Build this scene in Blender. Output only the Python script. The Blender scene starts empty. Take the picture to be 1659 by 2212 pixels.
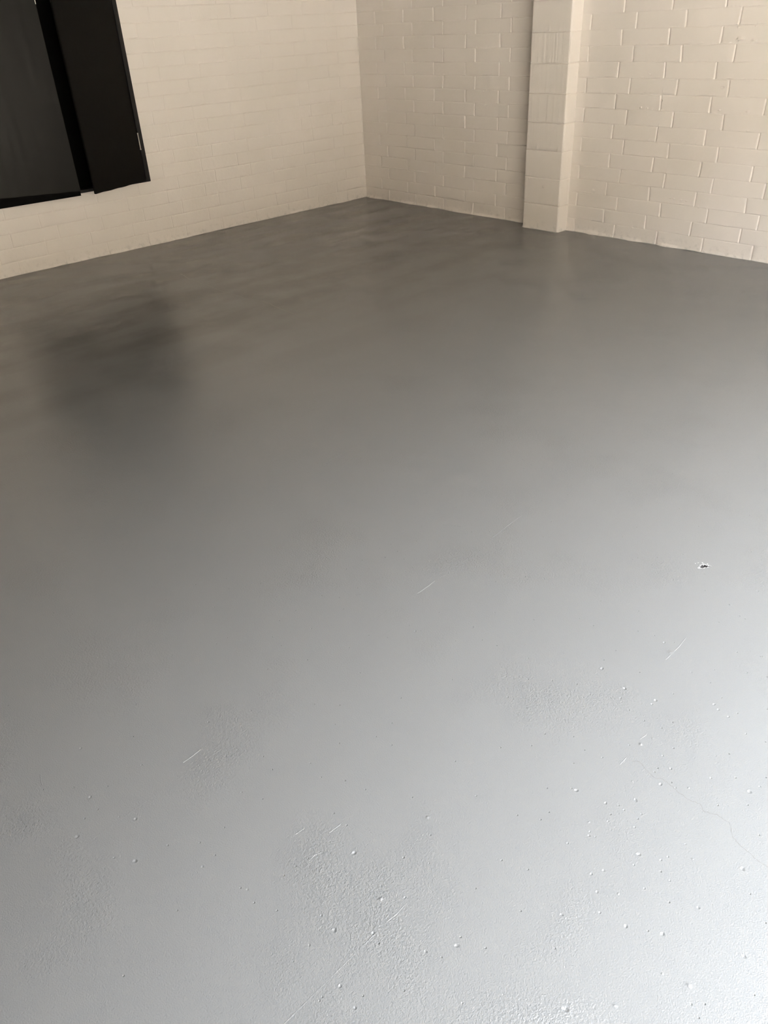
import bpy, bmesh, math, random
import numpy as np
from mathutils import Matrix, Vector

C = bpy.context.scene.collection
sc = bpy.context.scene
SKY, SUN, EXPO = 7.1, 31.0, 1.5
random.seed(7)

# ------------------------------------------------------------------ helpers
def link_mesh(name, verts, faces, mat, parent=None, smooth=True):
    me = bpy.data.meshes.new(name)
    me.from_pydata([tuple(map(float, v)) for v in verts], [], [tuple(map(int, f)) for f in faces])
    me.update()
    if smooth:
        me.polygons.foreach_set('use_smooth', [True] * len(me.polygons))
    o = bpy.data.objects.new(name, me); C.objects.link(o)
    if mat: me.materials.append(mat)
    if parent: o.parent = parent
    return o

def struct(o):
    o['kind'] = 'structure'; return o

def box_mesh(name, lo, hi, mat, parent=None, bevel=0.0, rot=None, seg=2):
    bm = bmesh.new()
    bmesh.ops.create_cube(bm, size=1.0)
    for v in bm.verts:
        v.co = Vector([(lo[i] + hi[i]) / 2 + v.co[i] * (hi[i] - lo[i]) for i in range(3)])
    if bevel > 0:
        bmesh.ops.bevel(bm, geom=list(bm.edges), offset=bevel, segments=seg, affect='EDGES', profile=0.5)
    if rot is not None:
        bmesh.ops.transform(bm, matrix=rot, verts=bm.verts)
    me = bpy.data.meshes.new(name); bm.to_mesh(me); bm.free()
    me.materials.append(mat)
    o = bpy.data.objects.new(name, me); C.objects.link(o)
    if parent: o.parent = parent
    return o

def hashn(ix, iy, seed):
    h = (ix.astype(np.int64) * 374761393 + iy.astype(np.int64) * 668265263 + seed * 1442695041) & 0xffffffff
    h = ((h ^ (h >> 13)) * 1274126177) & 0xffffffff
    return ((h ^ (h >> 16)) & 0xffff) / 65535.0

def vnoise(x, y, seed=0):
    ix = np.floor(x); iy = np.floor(y); fx = x - ix; fy = y - iy
    fx = fx * fx * (3 - 2 * fx); fy = fy * fy * (3 - 2 * fy)
    a = hashn(ix, iy, seed); b = hashn(ix + 1, iy, seed); c = hashn(ix, iy + 1, seed); d = hashn(ix + 1, iy + 1, seed)
    return (a * (1 - fx) + b * fx) * (1 - fy) + (c * (1 - fx) + d * fx) * fy

def fbm(x, y, seed=0, o=3):
    r = 0; amp = 1; t = 0
    for k in range(o):
        r = r + amp * vnoise(x * 2 ** k, y * 2 ** k, seed + k); t += amp; amp *= .5
    return r / t

# ------------------------------------------------------------------ materials
def mat_new(name):
    m = bpy.data.materials.new(name); m.use_nodes = True
    nt = m.node_tree; bs = nt.nodes['Principled BSDF']
    return m, nt, bs

def N(nt, t, **kw):
    n = nt.nodes.new(t)
    for k, v in kw.items():
        if k in n.inputs: n.inputs[k].default_value = v
        else: setattr(n, k, v)
    return n

def noise_node(nt, vec, scale, detail=2.0, rough=.5):
    n = N(nt, 'ShaderNodeTexNoise'); n.inputs['Scale'].default_value = scale
    n.inputs['Detail'].default_value = detail; n.inputs['Roughness'].default_value = rough
    nt.links.new(vec, n.inputs['Vector']); return n

def ramp(nt, src, stops):
    r = N(nt, 'ShaderNodeValToRGB')
    el = r.color_ramp.elements
    el[0].position = stops[0][0]; el[0].color = stops[0][1]
    el[1].position = stops[-1][0]; el[1].color = stops[-1][1]
    for p, c in stops[1:-1]:
        e = el.new(p); e.color = c
    nt.links.new(src, r.inputs['Fac']); return r

def g(v, a=1): return (v, v, v, a)

def math_node(nt, op, a, b=None, c=None):
    n = N(nt, 'ShaderNodeMath', operation=op)
    for i, x in enumerate((a, b, c)):
        if x is None: continue
        if isinstance(x, (int, float)): n.inputs[i].default_value = x
        else: nt.links.new(x, n.inputs[i])
    return n.outputs[0]

FLOOR_RGB = (0.168, 0.174, 0.177)

def wall_paint(name='white_block_paint', base=(0.875, 0.832, 0.803)):
    m, nt, bs = mat_new(name)
    tc = N(nt, 'ShaderNodeTexCoord'); vec = tc.outputs['Object']
    # slightly uneven paint coat
    n1 = noise_node(nt, vec, 2.2, 4)
    r1 = ramp(nt, n1.outputs['Fac'], [(0.3, (base[0] * .955, base[1] * .955, base[2] * .94, 1)), (0.7, (*base, 1))])
    # scuffs near the slab
    sep = N(nt, 'ShaderNodeSeparateXYZ'); nt.links.new(vec, sep.inputs[0])
    n2 = noise_node(nt, vec, 26, 5, .65)
    low = N(nt, 'ShaderNodeMapRange'); nt.links.new(sep.outputs['Z'], low.inputs['Value'])
    low.inputs['From Min'].default_value = 0.004; low.inputs['From Max'].default_value = 0.085
    low.inputs['To Min'].default_value = 1; low.inputs['To Max'].default_value = 0
    sm = math_node(nt, 'MULTIPLY', low.outputs[0], ramp(nt, n2.outputs['Fac'], [(0.52, g(0)), (0.68, g(1))]).outputs[0])
    sm = math_node(nt, 'MULTIPLY', sm, 0.45)
    mx = N(nt, 'ShaderNodeMix', data_type='RGBA'); nt.links.new(sm, mx.inputs[0])
    nt.links.new(r1.outputs[0], mx.inputs[6]); mx.inputs[7].default_value = (0.46, 0.45, 0.43, 1)
    nt.links.new(mx.outputs[2], bs.inputs['Base Color'])
    bs.inputs['Roughness'].default_value = .5
    bs.inputs['Specular IOR Level'].default_value = .35
    # roller stipple
    b1 = noise_node(nt, vec, 170, 1, .6)
    b2 = noise_node(nt, vec, 34, 3, .6)
    s = math_node(nt, 'ADD', math_node(nt, 'MULTIPLY', b1.outputs['Fac'], .35), b2.outputs['Fac'])
    bp = N(nt, 'ShaderNodeBump'); bp.inputs['Strength'].default_value = .7; bp.inputs['Distance'].default_value = .0020
    nt.links.new(s, bp.inputs['Height']); nt.links.new(bp.outputs[0], bs.inputs['Normal'])
    return m

def floor_paint(name='grey_floor_paint', fine=True):
    m, nt, bs = mat_new(name)
    tc = N(nt, 'ShaderNodeTexCoord'); vec = tc.outputs['Object']
    L = nt.links
    # roller direction runs along Y: stretch some noises along it
    mp = N(nt, 'ShaderNodeMapping'); mp.inputs['Scale'].default_value = (2.6, 0.55, 1); L.new(vec, mp.inputs['Vector'])
    st = noise_node(nt, mp.outputs[0], 1.5, 4, .45)
    mott = noise_node(nt, vec, 3.0, 4, .5)
    cm = math_node(nt, 'MULTIPLY_ADD', st.outputs['Fac'], .6, math_node(nt, 'MULTIPLY', mott.outputs['Fac'], .4))
    f = FLOOR_RGB
    # thinly covered, stained patches in the back corner, fading out towards the door
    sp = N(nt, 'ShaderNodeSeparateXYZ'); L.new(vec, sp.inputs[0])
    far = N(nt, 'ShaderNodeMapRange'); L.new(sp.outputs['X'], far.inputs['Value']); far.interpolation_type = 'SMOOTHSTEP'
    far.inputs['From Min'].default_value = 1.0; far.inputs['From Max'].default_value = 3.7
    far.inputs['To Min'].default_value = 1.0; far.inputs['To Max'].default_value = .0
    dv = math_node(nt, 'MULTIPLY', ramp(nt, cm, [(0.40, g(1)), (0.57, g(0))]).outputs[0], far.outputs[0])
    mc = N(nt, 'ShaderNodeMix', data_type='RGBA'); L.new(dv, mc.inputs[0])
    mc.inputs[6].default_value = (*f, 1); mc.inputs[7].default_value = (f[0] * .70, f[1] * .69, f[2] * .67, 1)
    L.new(mc.outputs[2], bs.inputs['Base Color'])
    L.new(math_node(nt, 'SUBTRACT', .24, math_node(nt, 'MULTIPLY', dv, .04)), bs.inputs['Roughness'])
    bs.inputs['Specular IOR Level'].default_value = .5
    # bump: fine stipple everywhere, rough worn-concrete patches showing through here and there
    stip = noise_node(nt, vec, 330, 1, .5)
    worn = noise_node(nt, vec, 170, 2, .6)
    mask = ramp(nt, noise_node(nt, vec, 2.7, 2, .55).outputs['Fac'], [(0.50, g(.05)), (0.74, g(1))])
    roll = N(nt, 'ShaderNodeMapping'); roll.inputs['Scale'].default_value = (60, 1.6, 1); L.new(vec, roll.inputs['Vector'])
    rl = noise_node(nt, roll.outputs[0], 1, 1, .5)
    rlm = ramp(nt, noise_node(nt, vec, 1.3, 2).outputs['Fac'], [(0.5, g(0)), (0.75, g(1))])
    big = noise_node(nt, vec, 3.5, 1, .5)
    h = math_node(nt, 'MULTIPLY', stip.outputs['Fac'], .42)
    h = math_node(nt, 'ADD', h, math_node(nt, 'MULTIPLY', math_node(nt, 'MULTIPLY', worn.outputs['Fac'], mask.outputs[0]), 2.0))
    h = math_node(nt, 'ADD', h, math_node(nt, 'MULTIPLY', math_node(nt, 'MULTIPLY', rl.outputs['Fac'], rlm.outputs[0]), .3))
    coat = N(nt, 'ShaderNodeMapRange'); L.new(sp.outputs['X'], coat.inputs['Value'])
    coat.inputs['From Min'].default_value = 2.8; coat.inputs['From Max'].default_value = 5.0
    coat.inputs['To Min'].default_value = .40; coat.inputs['To Max'].default_value = 1.0
    h = math_node(nt, 'MULTIPLY', h, coat.outputs[0])
    h = math_node(nt, 'ADD', h, math_node(nt, 'MULTIPLY', big.outputs['Fac'], 1.3))
    # small air-hole craters scattered through the paint, thicker towards the door
    for sc_, rad, keep, amp in ((20.0, .050, .86, .8),):
        vo = N(nt, 'ShaderNodeTexVoronoi'); vo.inputs['Scale'].default_value = sc_; vo.inputs['Randomness'].default_value = 1; vo.voronoi_dimensions = '2D'
        L.new(vec, vo.inputs['Vector'])
        mr = N(nt, 'ShaderNodeMapRange'); mr.interpolation_type = 'SMOOTHSTEP'; L.new(vo.outputs['Distance'], mr.inputs['Value'])
        mr.inputs['From Min'].default_value = rad * .35; mr.inputs['From Max'].default_value = rad
        mr.inputs['To Min'].default_value = -amp; mr.inputs['To Max'].default_value = 0
        cs = N(nt, 'ShaderNodeSeparateColor'); L.new(vo.outputs['Color'], cs.inputs[0])
        near = N(nt, 'ShaderNodeMapRange'); L.new(sp.outputs['X'], near.inputs['Value'])
        near.inputs['From Min'].default_value = 3.2; near.inputs['From Max'].default_value = 6.4
        near.inputs['To Min'].default_value = 1.0; near.inputs['To Max'].default_value = keep - .12
        on = math_node(nt, 'GREATER_THAN', cs.outputs[0], near.outputs[0])
        h = math_node(nt, 'ADD', h, math_node(nt, 'MULTIPLY', mr.outputs[0], on))
    bp = N(nt, 'ShaderNodeBump'); bp.inputs['Strength'].default_value = .9; bp.inputs['Distance'].default_value = .0022
    L.new(h, bp.inputs['Height']); L.new(bp.outputs[0], bs.inputs['Normal'])
    return m

def black_mat(name, col, rough, spec=.5, streak=False):
    m, nt, bs = mat_new(name)
    tc = N(nt, 'ShaderNodeTexCoord')
    mp = N(nt, 'ShaderNodeMapping'); mp.inputs['Scale'].default_value = (1, 14, .8) if streak else (6, 6, 6)
    nt.links.new(tc.outputs['Object'], mp.inputs['Vector'])
    n = noise_node(nt, mp.outputs[0], 1.6, 5, .6)
    r = ramp(nt, n.outputs['Fac'], [(0.3, (col[0] * .8, col[1] * .8, col[2] * .8, 1)), (0.7, (*col, 1))])
    nt.links.new(r.outputs[0], bs.inputs['Base Color'])
    rr = ramp(nt, n.outputs['Fac'], [(0.3, g(rough * .85)), (0.7, g(rough * 1.15))])
    nt.links.new(rr.outputs[0], bs.inputs['Roughness'])
    bs.inputs['Specular IOR Level'].default_value = spec
    bf = noise_node(nt, tc.outputs['Object'], 300, 2)
    bp = N(nt, 'ShaderNodeBump'); bp.inputs['Strength'].default_value = .15; bp.inputs['Distance'].default_value = .0006
    nt.links.new(bf.outputs['Fac'], bp.inputs['Height']); nt.links.new(bp.outputs[0], bs.inputs['Normal'])
    return m

def plain(name, col, rough, metal=0., nscale=20, var=.1):
    m, nt, bs = mat_new(name)
    tc = N(nt, 'ShaderNodeTexCoord'); n = noise_node(nt, tc.outputs['Object'], nscale, 4)
    r = ramp(nt, n.outputs['Fac'], [(0.3, (*[c * (1 - var) for c in col], 1)), (0.7, (*col, 1))])
    nt.links.new(r.outputs[0], bs.inputs['Base Color']); bs.inputs['Roughness'].default_value = rough
    bs.inputs['Metallic'].default_value = metal
    return m

M_wall = wall_paint()
M_floor = floor_paint()
M_black = black_mat('black_panel', (0.0040, 0.0037, 0.0030), .42, .17, True)
M_frame = black_mat('black_frame', (0.0090, 0.0082, 0.0084), .5, .3)
M_inner = black_mat('black_inner', (0.002, 0.002, 0.002), .8, .1)
M_steel = plain('pale_hinge_metal', (0.80, 0.78, 0.72), .35, .6)
M_hole = plain('hole_near_black', (0.012, 0.009, 0.010), .9)  # near-black colour for the pit and the shallow gouge beside it
M_chip = plain('bare_white_filler', (0.42, 0.43, 0.42), .6)
M_crack = plain('crack_shadowed_grey', (0.10, 0.10, 0.095), .8)
M_back = plain('unpainted_brick', (0.20, 0.175, 0.15), .9, nscale=6)
M_ceil = plain('ceiling_board', (0.36, 0.325, 0.28), .8, nscale=2)
M_blocker = plain('sky_blocker_brown', (.16, .14, .11), .9)  # dark brown for the added sky-blocking wall outside
M_drive = plain('driveway_concrete', (0.56, 0.52, 0.455), .85, nscale=1.5)

# ------------------------------------------------------------------ block walls as real relief
ROW = 0.1        # course height
LEN = 0.369      # block module
VP = np.array([-.010, -.0075, -.0055, -.0035, -.0015, .0015, .0035, .0055, .0075, .010])
HP = np.array([-.007, -.0045, -.0025, -.001, .001, .0025, .0045, .007])

def blockwall(name, mapf, s0, s1, z1, odd, even, hole=None, seed=1, vdepth=.005, hdepth=.0022, blobs=(), pits=(),
              period=ROW, extra_cols=(), vjoints=True, lip=.010, step=.045, parent=None, mat=None, ribs=False, half=.0042, hfun=None):
    nr = int(math.ceil(z1 / period))
    cols = set(np.round(np.arange(s0, s1 + 1e-6, step), 4)) | {round(s0, 4), round(s1, 4)} | set(np.round(extra_cols, 4))
    J = {1: [], 0: []}
    if vjoints:
        for par, off in ((1, odd), (0, even)):
            k = -2
            while True:
                x = off + k * LEN; k += 1
                if x > s1 - .012: break
                if x < s0 + .012: continue
                x = x + (hashn(np.array([k]), np.array([par]), seed)[0] - .5) * .004
                J[par].append(x)
                for d in VP: cols.add(round(x + d, 4))
    rows = {0.0, .003, .006, .010, .015, .022}
    for r in range(nr):
        base = r * period
        if r > 0:
            for d in HP: rows.add(round(base + d, 4))
        for q in (.2, .35, .5, .65, .8): rows.add(round(base + q * period, 4))
    for (bx, bz, br, bh) in list(blobs) + list(pits):
        for q in np.linspace(-1.5, 1.5, 11):
            cols.add(round(bx + q * br, 4)); rows.add(round(bz + q * br * .7, 4))
    if hole:
        cols |= {hole[0], hole[1]}; rows |= {hole[2], hole[3]}
    cols = np.array(sorted(c for c in cols if s0 - 1e-6 <= c <= s1 + 1e-6))
    rows = np.array(sorted(r for r in rows if r <= z1 + 1e-6))
    def thin(a, keep):
        out = [a[0]]
        for v in a[1:]:
            if v - out[-1] < .0006 and v not in keep: continue
            out.append(v)
        return np.array(out)
    keep = set(hole) if hole else set()
    cols = thin(cols, keep); rows = thin(rows, keep)
    S, Z = np.meshgrid(cols, rows)
    # gently wandering joints
    Sw = S + (vnoise(S * 9, Z * 14, seed + 5) - .5) * .003
    Zw = Z + (fbm(S * 7, Z * 6, seed + 9) - .5) * .0055
    if hole:
        m = ((np.abs(S - hole[0]) < .03) | (np.abs(S - hole[1]) < .03)) & (Z > hole[2] - .03) & (Z < hole[3] + .03)
        m |= ((np.abs(Z - hole[2]) < .03) | (np.abs(Z - hole[3]) < .03)) & (S > hole[0] - .03) & (S < hole[1] + .03)
        Sw[m] = S[m]; Zw[m] = Z[m]
    Zw[Z < .03] = Z[Z < .03]
    D = (fbm(S * 3, Z * 4, seed + 20) - .5) * .0030 + (fbm(S * 16, Z * 22, seed + 30) - .5) * .0016
    row = np.floor(Z / period + 1e-9).astype(int)
    # joint depth, block by block
    q = Z / period; rj = np.round(q); dz = (q - rj) * period
    hd = hdepth * (.25 + 1.1 * fbm(S * 4 + rj * 7.3, rj * 3.1, seed + 40, 2))
    hprof = np.exp(-(dz / .0030) ** 2) * (rj > 0)
    lipb = np.exp(-((dz - .0062) / .0030) ** 2) * (rj > 0) * np.clip(fbm(S * 34, rj * 5.7, seed + 44) - .54, 0, 1) * .024
    D = D - hd * hprof + lipb
    if vjoints:
        for par in (1, 0):
            sel = ((row + 1) % 2 == par)
            fade = np.clip((period * .5 - np.abs(Z - (row + .5) * period)) / .006, .35, 1)
            for i, x in enumerate(J[par]):
                lean = (hashn(row, np.full_like(row, i), seed + 50) - .5) * .004 * ((Z / period) % 1 - .5) * 2
                t = (S - x - lean)
                a = vdepth * (.72 + .4 * hashn(row, np.full_like(row, i + 91), seed + 60))
                D = D - a * np.exp(-(np.abs(t) / half) ** 2.6) * fade * sel * (np.abs(t) < .012)
    # small face offsets per block
    for par in (1, 0):
        off = odd if par else even
        idx = np.floor((S - off) / LEN).astype(int)
        D = D + ((row + 1) % 2 == par) * (hashn(idx, row, seed + 70) - .5) * .0009 if vjoints else D
    if ribs:
        ra = np.clip(hashn(row, row * 0 + 3, seed + 80) - .3, 0, 1) * .010
        D = D + (fbm(S * 75, row * 9.1 + Z * .8, seed + 81, 2) - .5) * ra
        D = D + np.exp(-((np.abs(dz) - .007) / .004) ** 2) * (fbm(S * 60, Z * 60, seed + 83) - .45) * .004 * (rj > 0)
    for (bx, bz, br, bh) in blobs:
        rr2 = ((S - bx) / br) ** 2 + ((Z - bz) / (br * .65)) ** 2
        D = D + bh * np.exp(-rr2 * 1.3) * (.45 + 1.1 * fbm(S * 120, Z * 120, seed + 90))
    for (bx, bz, br, bh) in pits:
        rr2 = ((S - bx) / br) ** 2 + ((Z - bz) / (br * .65)) ** 2
        D = D - bh * np.exp(-rr2 * 2) + bh * .6 * np.exp(-((np.sqrt(rr2) - 1) / .3) ** 2)
    # ragged mortar lip where the blockwork meets the slab
    lipn = fbm(S * 6.5, Z * 0 + 1.7, seed + 100, 4)
    D = D + lip * np.clip(lipn - .33, 0, 1) * 1.9 * np.exp(-(Z / (.004 + .018 * lipn)) ** 2)
    X, Y = mapf(Sw, D)
    nz, ns = S.shape
    V = np.stack([X.ravel(), Y.ravel(), Zw.ravel()], 1)
    idx = np.arange(nz * ns).reshape(nz, ns)
    a = idx[:-1, :-1].ravel(); b = idx[:-1, 1:].ravel(); c = idx[1:, 1:].ravel(); d = idx[1:, :-1].ravel()
    F = np.stack([a, b, c, d], 1)
    if hole:
        cs = ((S[:-1, :-1] + S[1:, 1:]) / 2).ravel(); cz = ((Z[:-1, :-1] + Z[1:, 1:]) / 2).ravel()
        F = F[~((cs > hole[0]) & (cs < hole[1]) & (cz > hole[2]) & (cz < hole[3]))]
    me = bpy.data.meshes.new(name)
    me.vertices.add(len(V)); me.vertices.foreach_set('co', V.ravel())
    me.loops.add(F.size); me.loops.foreach_set('vertex_index', F.ravel().astype(np.int32))
    me.polygons.add(len(F)); me.polygons.foreach_set('loop_start', np.arange(0, F.size, 4, dtype=np.int32))
    me.polygons.foreach_set('use_smooth', np.ones(len(F), dtype=bool))
    me.update(); me.validate()
    me.materials.append(mat or M_wall)
    o = bpy.data.objects.new(name, me); C.objects.link(o)
    if parent: o.parent = parent
    return o

ZT = 2.6
XE, YE = 6.75, -6.8
CAB = (2.385, 3.64, .515, 2.36)     # recess in the left wall, s = -Y

blobsR = [(3.699, 1.325, .026, .013), (3.792, 1.317, .018, .010), (3.635, .924, .010, .008), (3.832, .921, .013, .008),
          (3.048, .916, .010, .006), (3.10, .914, .006, .004), (3.14, .913, .007, .004), (2.71, .325, .016, .010),
          (1.56, .996, .010, .005), (1.59, .993, .008, .005), (1.583, .885, .010, .004), (.757, 1.116, .010, .004),
          (3.673, 1.393, .008, .005), (3.783, 1.395, .007, .004), (3.456, .335, .012, .004), (3.50, .332, .008, .004),
          (3.40, .338, .007, .004), (3.37, .340, .006, .004), (3.60, .30, .007, .004), (3.66, .298, .006, .004),
          (3.093, .096, .008, .006)]
pitsR = [(3.632, 1.055, .014, .0025), (3.093, 1.13, .012, .003), (3.20, .965, .014, .003)]
wall_right = struct(blockwall('wall_right', lambda s, d: (s, -d), 0.0, XE, ZT, 3.53 * .1 - LEN, 2.46 * .1 - LEN,
                              seed=3, vdepth=.0105, hdepth=.0025, half=.0050, lip=.024, blobs=blobsR, pits=pitsR))
wall_left = struct(blockwall('wall_left', lambda s, d: (d, -s), 0.0, -YE, ZT, .261 - LEN, .013 - LEN, hole=CAB,
                             seed=17, vdepth=.0038, hdepth=.0048, half=.0034, lip=.020))

# pier: stacked full-height blocks, wrapped left side / front / right side
PX0, PX1, PD = 2.124, 2.487, .124
def pier_map(s, d):
    # s: 0..PD left side, PD..PD+W front, then right side; rounded arrises
    W = PX1 - PX0; r = .006
    X = np.empty_like(s); Y = np.empty_like(s)
    a = s < PD; b = (s >= PD) & (s <= PD + W); c = s > PD + W
    X[a] = PX0 - d[a]; Y[a] = -s[a]
    X[b] = PX0 + (s[b] - PD); Y[b] = -(PD + d[b])
    X[c] = PX1 + d[c]; Y[c] = -(PD - (s[c] - PD - W))
    # soften the two corners
    for cx, sgn in ((PX0, 1), (PX1, -1)):
        e = np.abs(s - (PD if sgn == 1 else PD + W))
        k = np.clip(1 - e / .012, 0, 1) ** 2 * .0045
        X += sgn * k; Y += k
    return X, Y
W_ = PX1 - PX0
pier = blockwall('block_pier', pier_map, -.012, 2 * PD + W_ + .012, ZT, 0, 0, seed=41, period=2 * ROW, vjoints=False,
                 hdepth=.0085, ribs=True, step=.006, lip=.016, blobs=[(PD + .195, .338, .011, .006), (PD + .05, .385, .006, .005), (PD + .30, .392, .008, .005)],
                 extra_cols=[PD, PD + W_, PD - .004, PD + .004, PD + W_ - .004, PD + W_ + .004])
pier['label'] = 'white painted pier of stacked square blocks standing out from the right brick wall'
pier['category'] = 'pillar'

# ------------------------------------------------------------------ slab with a chipped hole
HX, HY = 5.5755, -3.4785
nibs = [(5.65, -4.3), (5.71, -4.16), (5.78, -4.12), (5.78, -4.1), (5.75, -4.18), (5.79, -4.36), (5.8, -4.48), (5.87, -4.46), (5.91, -4.41), (5.91, -4.45), (5.81, -4.28), (5.83, -4.26), (5.84, -4.22), (5.89, -4.25), (5.92, -4.27), (5.96, -4.31), (5.93, -4.33), (5.98, -4.29), (5.87, -4.53), (5.9, -4.5), (5.89, -4.56), (5.885, -4.552), (5.9, -4.55), (5.87, -4.61), (5.99, -4.52), (6.03, -4.5), (6.0, -4.55), (6.05, -4.43), (6.04, -4.48), (5.98, -4.16), (5.91, -4.02), (5.94, -4.02), (5.89, -4.01), (6.0, -4.23), (6.09, -4.17), (6.08, -4.2), (6.08, -4.45), (5.95, -4.63), (5.96, -4.61), (5.88, -4.37), (5.95, -4.47), (5.94, -4.43), (6.16, -4.4), (5.96, -4.75), (6.01, -4.69), (6.07, -4.53), (6.04, -4.58), (6.01, -4.63), (6.14, -4.54), (6.25, -4.57), (6.06, -4.68), (6.12, -4.64), (6.2, -4.69), (6.07, -4.89), (6.13, -4.82), (6.22, -4.72), (6.16, -4.71), (5.98, -4.66), (5.73, -3.6), (5.76, -3.48), (5.79, -3.94), (5.9, -3.75), (5.7, -4.12), (5.71, -4.16), (5.63, -4.11), (5.68, -3.89), (5.83, -3.89), (5.61, -4.1), (5.77, -3.63), (5.66, -5.1), (5.72, -5.05), (5.85, -4.95), (5.82, -5.0), (5.65, -5.2), (5.75, -5.16), (5.8, -5.17), (5.56, -4.96), (5.61, -4.78), (5.71, -4.95), (5.68, -4.99), (5.62, -5.1), (5.93, -5.02), (5.46, -5.18), (5.0, -5.32), (5.13, -5.27), (5.08, -5.39), (4.84, -5.27), (5.35, -5.22), (5.23, -5.32), (5.19, -5.35), (4.79, -4.16), (5.0, -4.35), (4.74, -4.14), (5.13, -4.35), (5.06, -3.6), (5.24, -4.22), (5.12, -4.24)]
def build_floor():
    x0, x1, y0, y1 = -.12, XE + .3, YE - .12, .12
    rr = random.Random(31)
    P = []
    for (x, y) in nibs:
        r = .0016 + .0020 * rr.random() ** 1.6
        P.append((x + rr.uniform(-.003, .003), y + rr.uniform(-.003, .003), r, (1 if rr.random() < .2 else -1) * r * .75, 1 + .7 * rr.random() ** 3, rr.random() * 3.14))
    # the larger filled blob seen right of centre
    P.append((5.712, -3.912, .0065, .0022, 1.5, .9))
    xs = list(np.linspace(x0, x1, 60)); ys = list(np.linspace(y0, y1, 60))
    for (x, y, r, h, el, th) in P:
        for q in (-2.9, -1.9, -1.25, -.75, -.3, .15, .6, 1.1, 1.7, 2.7):
            xs.append(x + q * r); ys.append(y + q * r)
    xs += list(np.linspace(HX - .034, HX + .034, 56)); ys += list(np.linspace(HY - .034, HY + .034, 56))
    def thin(a):
        a = sorted(a); o = [a[0]]
        for v in a[1:]:
            if v - o[-1] > .0005: o.append(v)
        return np.array(o)
    xs, ys = thin(xs), thin(ys)
    Z = np.zeros((len(ys), len(xs)))
    for (x, y, r, h, el, th) in P:
        i0, i1 = np.searchsorted(xs, [x - 4 * r, x + 4 * r]); j0, j1 = np.searchsorted(ys, [y - 4 * r, y + 4 * r])
        X, Y = np.meshgrid(xs[i0:i1], ys[j0:j1]); dx, dy = X - x, Y - y
        u = (dx * math.cos(th) + dy * math.sin(th)) / el; v = -dx * math.sin(th) + dy * math.cos(th)
        d2 = (u * u + v * v) / (r * r)
        Z[j0:j1, i0:i1] += h * np.exp(-d2 * 1.1) + (abs(h) * .25 * np.exp(-((np.sqrt(d2) - 1.45) / .35) ** 2) if h < 0 else 0)
    # the chipped hole: irregular pit with torn paint standing up round its edge
    i0, i1 = np.searchsorted(xs, [HX - .036, HX + .036]); j0, j1 = np.searchsorted(ys, [HY - .036, HY + .036])
    X, Y = np.meshgrid(xs[i0:i1], ys[j0:j1]); dx, dy = X - HX, Y - HY
    # long axis runs across the view
    ca, sa = .735, .678
    u = dx * ca + dy * sa; v = -dx * sa + dy * ca
    A = np.arctan2(v / .72, u); R = np.sqrt(u * u + (v / .72) ** 2)
    rad = .0108 * (1 + .22 * np.sin(2 * A + .5) + .16 * np.sin(3 * A + 2) + .10 * np.sin(7 * A))
    q = R / rad
    pit = -.020 * np.clip((1.0 - q) / .14, 0, 1)
    rim = .0008 * np.exp(-((q - 1.35) / .30) ** 2) * (fbm(X * 210, Y * 210, 5, 3) - .30) * 2.2
    shallow = -.0022 * np.exp(-((u - .0185) / .006) ** 2 - ((v - .3 * u + .004) / .0022) ** 2)
    Z[j0:j1, i0:i1] += np.where(q < 1, pit, rim * (q < 2.4)) + shallow
    XX, YY = np.meshgrid(xs, ys)
    V = np.stack([XX.ravel(), YY.ravel(), Z.ravel()], 1)
    n, m = len(ys), len(xs); idx = np.arange(n * m).reshape(n, m)
    F = np.stack([idx[:-1, :-1].ravel(), idx[:-1, 1:].ravel(), idx[1:, 1:].ravel(), idx[1:, :-1].ravel()], 1)
    me = bpy.data.meshes.new('floor')
    me.vertices.add(len(V)); me.vertices.foreach_set('co', V.ravel())
    me.loops.add(F.size); me.loops.foreach_set('vertex_index', F.ravel().astype(np.int32))
    me.polygons.add(len(F)); me.polygons.foreach_set('loop_start', np.arange(0, F.size, 4, dtype=np.int32))
    me.polygons.foreach_set('use_smooth', np.ones(len(F), dtype=bool))
    for mt in (M_floor, M_chip, M_hole): me.materials.append(mt)
    # bare filler on the torn rim, near-black down in the pit
    mi = np.zeros((n, m), dtype=np.int32)
    tear = (q > 1) & (q < 1.75) & (rim > .00026)
    sub_ = np.zeros(q.shape, dtype=np.int32); sub_[tear] = 1; sub_[q < 1.02] = 2
    sub_[(shallow < -.0012)] = 2
    mi[j0:j1, i0:i1] = sub_
    me.polygons.foreach_set('material_index', mi[:-1, :-1].ravel())
    me.update(); me.validate()
    o = bpy.data.objects.new('floor', me); C.objects.link(o)
    return struct(o)
floor = build_floor()

def flakes():
    V, F = [], []
    rnd = random.Random(11)
    specs = [(.0175, 2.2, .0036), (.021, 2.9, .0026), (.0195, 1.4, .0028), (.026, 3.3, .0020)]
    for r, a, s in specs:
        if s == 0: continue
        cx, cy = HX + r * math.cos(a), HY + r * math.sin(a)
        b = len(V); n = 6; t = rnd.random() * 6
        for k in range(n):
            q = t + 2 * math.pi * k / n; rr = s * (.6 + .5 * rnd.random())
            V.append((cx + math.cos(q) * rr, cy + math.sin(q) * rr * .7, .0006 + .0012 * rnd.random()))
        for k in range(n):
            V.append((V[b + k][0], V[b + k][1], 0.0))
        F.append(list(range(b, b + n)))
        for k in range(n): F.append((b + k, b + n + k, b + n + (k + 1) % n, b + (k + 1) % n))
    o = link_mesh('paint_flake', V, F, M_chip, floor, smooth=False)
    o['label'] = 'white chipped flakes round the hole'
    return o
flakes()

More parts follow.
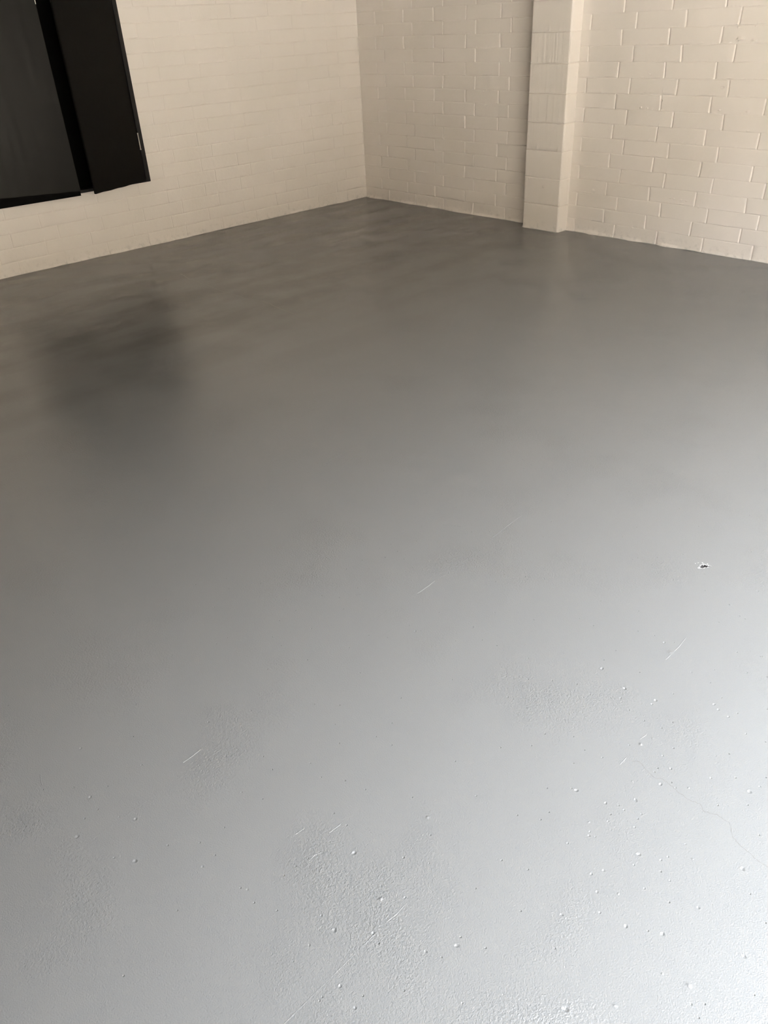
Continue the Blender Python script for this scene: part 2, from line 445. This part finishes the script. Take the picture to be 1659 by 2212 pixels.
# ridge / strip along a polyline lying on the slab
def strip(name, pts, w, h, mat, parent, jitter=0.0, seed=1, sub=5):
    rnd = random.Random(seed)
    P = []
    for i in range(len(pts) - 1):
        for k in range(sub):
            t = k / sub
            x = pts[i][0] * (1 - t) + pts[i + 1][0] * t; y = pts[i][1] * (1 - t) + pts[i + 1][1] * t
            P.append(Vector((x + (rnd.random() - .5) * jitter, y + (rnd.random() - .5) * jitter, 0)))
    P.append(Vector((*pts[-1], 0)))
    V, F = [], []
    for i, p in enumerate(P):
        d = (P[min(i + 1, len(P) - 1)] - P[max(i - 1, 0)]); d.z = 0
        d = d.normalized() if d.length > 1e-9 else Vector((1, 0, 0))
        n = Vector((-d.y, d.x, 0)); ww = w * (.5 + .8 * rnd.random()) * (.15 if i in (0, len(P) - 1) else 1)
        for q, z in ((-1, .0), (-.5, .75), (0, 1), (.5, .75), (1, 0)):
            v = p + n * ww * q; V.append((v.x, v.y, h * z + .00005))
    for i in range(len(P) - 1):
        for k in range(4):
            a = i * 5 + k; F.append((a, a + 1, a + 6, a + 5))
    return link_mesh(name, V, F, mat, parent)

crack1 = [(0.834, -2.793), (1.02, -2.768), (1.21, -2.802), (1.28, -2.792), (1.369, -2.81), (1.423, -2.798), (1.547, -2.806), (1.698, -2.81),
          (1.824, -2.802), (1.986, -2.798), (2.036, -2.776), (2.133, -2.755), (2.257, -2.777), (2.439, -2.789), (2.535, -2.752), (2.625, -2.712),
          (2.683, -2.726), (2.791, -2.703), (2.892, -2.711)]
crack2 = [(5.846, -4.317), (5.856, -4.306), (5.869, -4.309), (5.889, -4.319), (5.910, -4.321), (5.922, -4.313), (5.939, -4.313), (5.957, -4.316),
          (5.976, -4.32), (6.004, -4.319), (6.02, -4.313), (6.034, -4.325), (6.049, -4.318), (6.061, -4.312), (6.078, -4.313), (6.089, -4.311),
          (6.108, -4.338), (6.125, -4.347), (6.144, -4.35), (6.166, -4.356), (6.18, -4.356), (6.197, -4.357), (6.27, -4.37), (6.36, -4.362)]
k = strip('floor_crack', crack1, .0023, .0002, M_crack, floor, .006, 2)
k['label'] = 'fine dark crack running across the far slab'
k = strip('floor_crack', crack2, .00045, .0001, M_crack, floor, .003, 3)
k['label'] = 'hairline crack in the near slab'

ridges = [[(4.121, -3.916), (4.112, -3.823), (4.105, -3.729)], [(4.795, -3.882), (4.819, -3.86), (4.85, -3.845)],
          [(4.975, -3.821), (4.968, -3.75), (4.959, -3.637)], [(5.009, -4.221), (5.007, -4.171), (5.003, -4.139)],
          [(5.503, -5.045), (5.5, -5.028), (5.505, -5.013)], [(5.429, -5.027), (5.431, -5.001)], [(5.48, -4.971), (5.481, -4.935)],
          [(5.721, -5.015), (5.723, -4.989), (5.721, -4.964)], [(5.83, -4.347), (5.829, -4.313)], [(5.821, -4.245), (5.825, -4.219)],
          [(5.717, -3.948), (5.716, -3.876), (5.71, -3.825)], [(4.844, -5.38), (4.864, -5.387), (4.882, -5.391)],
          [(5.068, -5.105), (5.066, -5.073), (5.063, -5.051)], [(4.873, -4.364), (4.884, -4.35)], [(2.064, -3.218), (2.131, -3.208)],
          # faint lap edges left by the roller
          [(5.115, -5.45), (5.10, -5.05), (5.09, -4.75), (5.075, -4.35)], [(5.73, -5.3), (5.722, -5.03)], [(5.006, -4.45), (5.0, -4.0), (4.97, -3.8)],
          [(4.30, -4.35), (4.29, -4.12)], [(4.78, -5.2), (4.77, -5.05)]]
for i, r in enumerate(ridges):
    lap = i >= 15
    strip('paint_ridge', r, .0011 if not lap else .0012, .0008 if not lap else .00028, M_floor, floor, .0, 20 + i, 8)

# dark, ragged edge of grey floor paint where it was cut in against the blockwork
def cutin(name, fn, s0, s1, seed, gaps=()):
    V, F = [], []
    n = int((s1 - s0) / .008)
    for i in range(n + 1):
        s = s0 + (s1 - s0) * i / n
        a = float(fbm(np.array([s * 8.]), np.array([seed * 1.]), seed, 4)[0])
        h = .0005 + .0045 * max(0, a - .3)
        x, y = fn(s, .004 + .022 * a); V.append((x, y, .0004))
        x, y = fn(s, .002 + .014 * a); V.append((x, y, h))
        x, y = fn(s, -.004); V.append((x, y, h))
    for i in range(n):
        for k in range(2):
            a = i * 3 + k; F.append((a, a + 1, a + 4, a + 3))
    return link_mesh(name, V, F, M_edge, floor)
M_edge = plain('thick_grey_paint_edge', (0.22, 0.228, 0.225), .35)

# ------------------------------------------------------------------ two-door black cabinet in the left wall
cab = bpy.data.objects.new('wall_cabinet', None); C.objects.link(cab)
cab.location = (0, -2.98, .5); cab.empty_display_size = .2
cab['label'] = 'black double-door cabinet let into the left white brick wall, doors ajar'
cab['category'] = 'cabinet'
def cpart(o):
    o.parent = cab; o.matrix_parent_inverse = Matrix.Translation((0, 2.98, -.5)); return o
Y0, Y1 = -3.665, -2.36; Z0, Z1 = .497, 2.38
def frame_mesh():
    bm = bmesh.new()
    def bar(lo, hi):
        r = bmesh.ops.create_cube(bm, size=1.0)
        for v in r['verts']: v.co = Vector([(lo[i] + hi[i]) / 2 + v.co[i] * (hi[i] - lo[i]) for i in range(3)])
    bar((-.10, Y1 - .034, Z0), (.016, Y1, Z1)); bar((-.10, Y0, Z0), (.016, Y0 + .028, Z1))
    bar((-.098, Y0 + .028, Z0), (.015, Y1 - .028, Z0 + .021)); bar((-.098, Y0 + .028, Z1 - .03), (.015, Y1 - .028, Z1))
    # inner stop bead beside the hinge side
    bar((-.02, Y1 - .048, Z0 + .021), (.010, Y1 - .038, Z1 - .03)); bar((-.02, Y0 + .031, Z0 + .021), (.010, Y0 + .0405, Z1 - .03))
    bmesh.ops.bevel(bm, geom=list(bm.edges), offset=.0018, segments=2, affect='EDGES')
    me = bpy.data.meshes.new('frame'); bm.to_mesh(me); bm.free(); me.materials.append(M_frame)
    o = bpy.data.objects.new('frame', me); C.objects.link(o); return o
cpart(frame_mesh())
cpart(box_mesh('back_panel', (-.115, Y0 + .01, Z0 + .005), (-.095, Y1 - .01, Z1 - .005), M_inner))

def door(hinge_y, width, ang, side, z0, z1, slant=0.0):
    # local frame: u along the leaf from the hinge, d outwards
    t = .019
    a = math.radians(ang)
    def W(u, d, z):
        if side > 0:   # hinged on the right (towards +Y), opens from the left edge
            return (.018 + math.sin(a) * u + math.cos(a) * d, hinge_y - math.cos(a) * u + math.sin(a) * d, z)
        return (.018 + math.sin(a) * u + math.cos(a) * d, hinge_y + math.cos(a) * u - math.sin(a) * d, z)
    bm = bmesh.new()
    nu = 14
    grid = []
    for k in range(nu + 1):
        u = width * k / nu
        sag = .004 * math.sin(math.pi * k / nu) * (1 if side > 0 else .3)
        zb = z0 + slant * (1 - k / nu) + .0015 * math.sin(k * 1.7)
        col = []
        for d, z in ((0, zb), (t, zb), (t, z1), (0, z1)):
            col.append(bm.verts.new(W(u, d + sag, z)))
        grid.append(col)
    for k in range(nu):
        for q in range(4):
            bm.faces.new((grid[k][q], grid[k + 1][q], grid[k + 1][(q + 1) % 4], grid[k][(q + 1) % 4]))
    bm.faces.new(grid[0]); bm.faces.new(grid[-1][::-1])
    bmesh.ops.recalc_face_normals(bm, faces=bm.faces)
    es = [e for e in bm.edges if e.calc_face_angle(0) > .9]
    bmesh.ops.bevel(bm, geom=es, offset=.0022, segments=2, affect='EDGES')
    me = bpy.data.meshes.new('door'); bm.to_mesh(me); bm.free(); me.materials.append(M_black)
    o = bpy.data.objects.new('door', me); C.objects.link(o)
    return cpart(o), W
def sub(o, parent):
    o.parent = parent; o.matrix_parent_inverse = parent.matrix_world.inverted(); return o
def obox(name, W, u0, u1, d0, d1, z0, z1, mat, parent, zl=None):
    vs = [W(u, d, z) for z in (0, 1) for u in (u0, u1) for d in (d0, d1)]
    vs = []
    for top in (0, 1):
        for (u, d) in ((u0, d0), (u1, d0), (u1, d1), (u0, d1)):
            z = (z0 if not top else (z1 if zl is None or u == u1 else zl)); vs.append(W(u, d, z))
    fs = [(3, 2, 1, 0), (4, 5, 6, 7), (0, 1, 5, 4), (1, 2, 6, 5), (2, 3, 7, 6), (3, 0, 4, 7)]
    me = bpy.data.meshes.new(name); me.from_pydata(vs, [], fs)
    bm = bmesh.new(); bm.from_mesh(me); bmesh.ops.recalc_face_normals(bm, faces=bm.faces)
    bmesh.ops.bevel(bm, geom=list(bm.edges), offset=.0008, segments=2, affect='EDGES'); bm.to_mesh(me); bm.free()
    me.materials.append(mat)
    o = bpy.data.objects.new(name, me); C.objects.link(o)
    o.parent = parent
    return o
dr, WR = door(-2.417, .558, 19.5, 1, .509, 2.34)
dl, WL = door(-3.610, .623, 3.4, -1, .524, 2.34, slant=.036)
dr['label'] = 'right door, swung further open'
dl['label'] = 'left door, nearly closed, with a dull sheen'
obox('bottom_rail', WL, .0, .622, .001, .010, .489, .530, M_inner, dl, zl=.566)
def hinge(W, z0, z1, parent):
    V, F = [], []
    n = 10; r = .0042; u, d = -.0050, .0200
    for z in (z0, z1):
        for k in range(n):
            a = 2 * math.pi * k / n; x, y, _ = W(u + r * math.cos(a), d + r * math.sin(a), 0); V.append((x, y, z))
    for k in range(n): F.append((k, (k + 1) % n, n + (k + 1) % n, n + k))
    F.append(tuple(range(n))[::-1]); F.append(tuple(range(n, 2 * n)))
    for zc, rr in ((z0, .0058), (z1, .0050)):
        b = len(V)
        for z in (zc - .003, zc + .003):
            for k in range(n):
                a = 2 * math.pi * k / n; x, y, _ = W(u + rr * math.cos(a), d + rr * math.sin(a), 0); V.append((x, y, z))
        for k in range(n): F.append((b + k, b + (k + 1) % n, b + n + (k + 1) % n, b + n + k))
        F.append(tuple(range(b, b + n))[::-1]); F.append(tuple(range(b + n, b + 2 * n)))
    o = link_mesh('hinge', V, F, M_steel, parent)
    o['label'] = 'pale metal hinge'
    return o
for z in (.744, 1.98): hinge(WR, z, z + .117, dr)
for z in (.744, 1.98): hinge(WL, z, z + .117, dl)
o = obox('latch_plate', WL, .618, .6255, .004, .017, 1.737, 1.83, M_steel, dl); o['label'] = 'pale metal latch plate'
o = obox('latch_plate', WR, .556, .5605, .006, .012, 1.74, 1.80, M_frame, dr)

# ------------------------------------------------------------------ rest of the garage (seen only by the light)
cutin('paint_edge', lambda s, d: (s, -d), .0, PX0, 61)
cutin('paint_edge', lambda s, d: (s, -d), PX1, XE, 62)
cutin('paint_edge', lambda s, d: (s, -PD - d), PX0, PX1, 64)
cutin('paint_edge', lambda s, d: (PX1 + d, s), -PD, 0, 65)
cutin('paint_edge', lambda s, d: (d, -s), .0, -YE, 63)

struct(box_mesh('ceiling', (-.12, YE - .12, ZT), (XE + .3, .12, ZT + .1), M_ceil))
struct(box_mesh('wall_back', (-.12, YE - .12, -.02), (XE + .25, YE, ZT + .05), M_back))
OY0, OY1, OZ = -5.75, -1.65, 2.22
def front_wall():
    bm = bmesh.new()
    for lo, hi in (((XE, YE, -.02), (XE + .23, OY0, ZT)), ((XE, OY1, -.02), (XE + .23, .12, ZT)), ((XE, OY0, OZ), (XE + .23, OY1, ZT))):
        r = bmesh.ops.create_cube(bm, size=1.0)
        for v in r['verts']: v.co = Vector([(lo[i] + hi[i]) / 2 + v.co[i] * (hi[i] - lo[i]) for i in range(3)])
    me = bpy.data.meshes.new('wall_front'); bm.to_mesh(me); bm.free(); me.materials.append(M_wall)
    o = bpy.data.objects.new('wall_front', me); C.objects.link(o); return struct(o)
front_wall()
# solid cores behind the relief surfaces so no daylight leaks in
def core(parent, boxes, name='wall_core'):
    for lo, hi in boxes:
        o = box_mesh(name, lo, hi, M_wall, parent)
core(wall_right, [((-.12, .012, -.02), (XE + .23, .12, ZT + .05))])
core(wall_left, [((-.125, -CAB[0], -.02), (-.012, .012, ZT + .05)), ((-.125, YE, -.02), (-.012, -CAB[1], ZT + .05)),
                 ((-.125, -CAB[1], -.02), (-.012, -CAB[0], CAB[2] - .001)), ((-.125, -CAB[1], CAB[3] + .001), (-.012, -CAB[0], ZT + .05))])
drive = struct(box_mesh('floor_driveway', (XE + .3, -30, -.12), (40, 24, -.02), M_drive))

struct(box_mesh('wall_sky_blocker', (16, -30, -.1), (16.3, 24, 6.3), M_blocker))  # unseen wall added to block low sky from the floor

# ------------------------------------------------------------------ light: open garage door, sky and sunlit driveway
w = bpy.data.worlds.new('World'); sc.world = w; w.use_nodes = True
nt = w.node_tree; bg = nt.nodes['Background']
# bright hazy sky: whiter at the horizon, a little bluer overhead
wt = nt.nodes.new('ShaderNodeTexCoord'); ws = nt.nodes.new('ShaderNodeSeparateXYZ'); nt.links.new(wt.outputs['Generated'], ws.inputs[0])
wr = ramp(nt, ws.outputs['Z'], [(0.0, (.88, .90, .92, 1)), (0.35, (.93, .95, .97, 1)), (1.0, (.86, .92, 1.0, 1))])
nt.links.new(wr.outputs[0], bg.inputs[0]); bg.inputs[1].default_value = SKY

sun = bpy.data.lights.new('sun', 'SUN'); sun.energy = SUN; sun.angle = math.radians(.6); sun.color = (1, .94, .85)
so = bpy.data.objects.new('sun', sun); C.objects.link(so)
sd = Vector((.42, .2, -1.0)).normalized()      # high sun, coming over the garage roof
so.rotation_euler = sd.to_track_quat('-Z', 'Y').to_euler()

pl = bpy.data.lights.new('door_opening_portal', 'AREA'); pl.shape = 'RECTANGLE'
pl.size = OY1 - OY0; pl.size_y = OZ; pl.cycles.is_portal = True
po = bpy.data.objects.new('door_opening_portal', pl); C.objects.link(po)
po.location = (XE + .12, (OY0 + OY1) / 2, OZ / 2)
po.rotation_euler = Matrix(((0, 0, 1), (1, 0, 0), (0, 1, 0))).to_euler()

# ------------------------------------------------------------------ camera
cam = bpy.data.cameras.new('Camera'); co = bpy.data.objects.new('Camera', cam); C.objects.link(co)
r = Vector((0.6763080893079436, 0.7351457206411556, -0.04656326620453556))
u = Vector((-0.36885551960301133, 0.39269439231472264, 0.8424587348368839))
f = Vector((-0.637615067258476, 0.5525865395280333, -0.5367449509193378))
m = Matrix((( r.x, u.x, -f.x, 6.41677), (r.y, u.y, -f.y, -5.56358), (r.z, u.z, -f.z, 1.54933), (0, 0, 0, 1)))
co.matrix_world = m
cam.sensor_fit = 'HORIZONTAL'; cam.sensor_width = 36; cam.lens = 1677.878 / 1659 * 36
cam.clip_start = .02
sc.camera = co

sc.view_settings.view_transform = 'Standard'; sc.view_settings.look = 'None'
sc.view_settings.gamma = 1.0; sc.view_settings.use_curve_mapping = False
sc.view_settings.exposure = EXPO
sc.cycles.use_denoising = True
sc.cycles.max_bounces = 6; sc.cycles.diffuse_bounces = 5
sc.cycles.use_adaptive_sampling = True; sc.cycles.adaptive_threshold = .08; sc.cycles.glossy_bounces = 4
sc.cycles.sample_clamp_indirect = 6
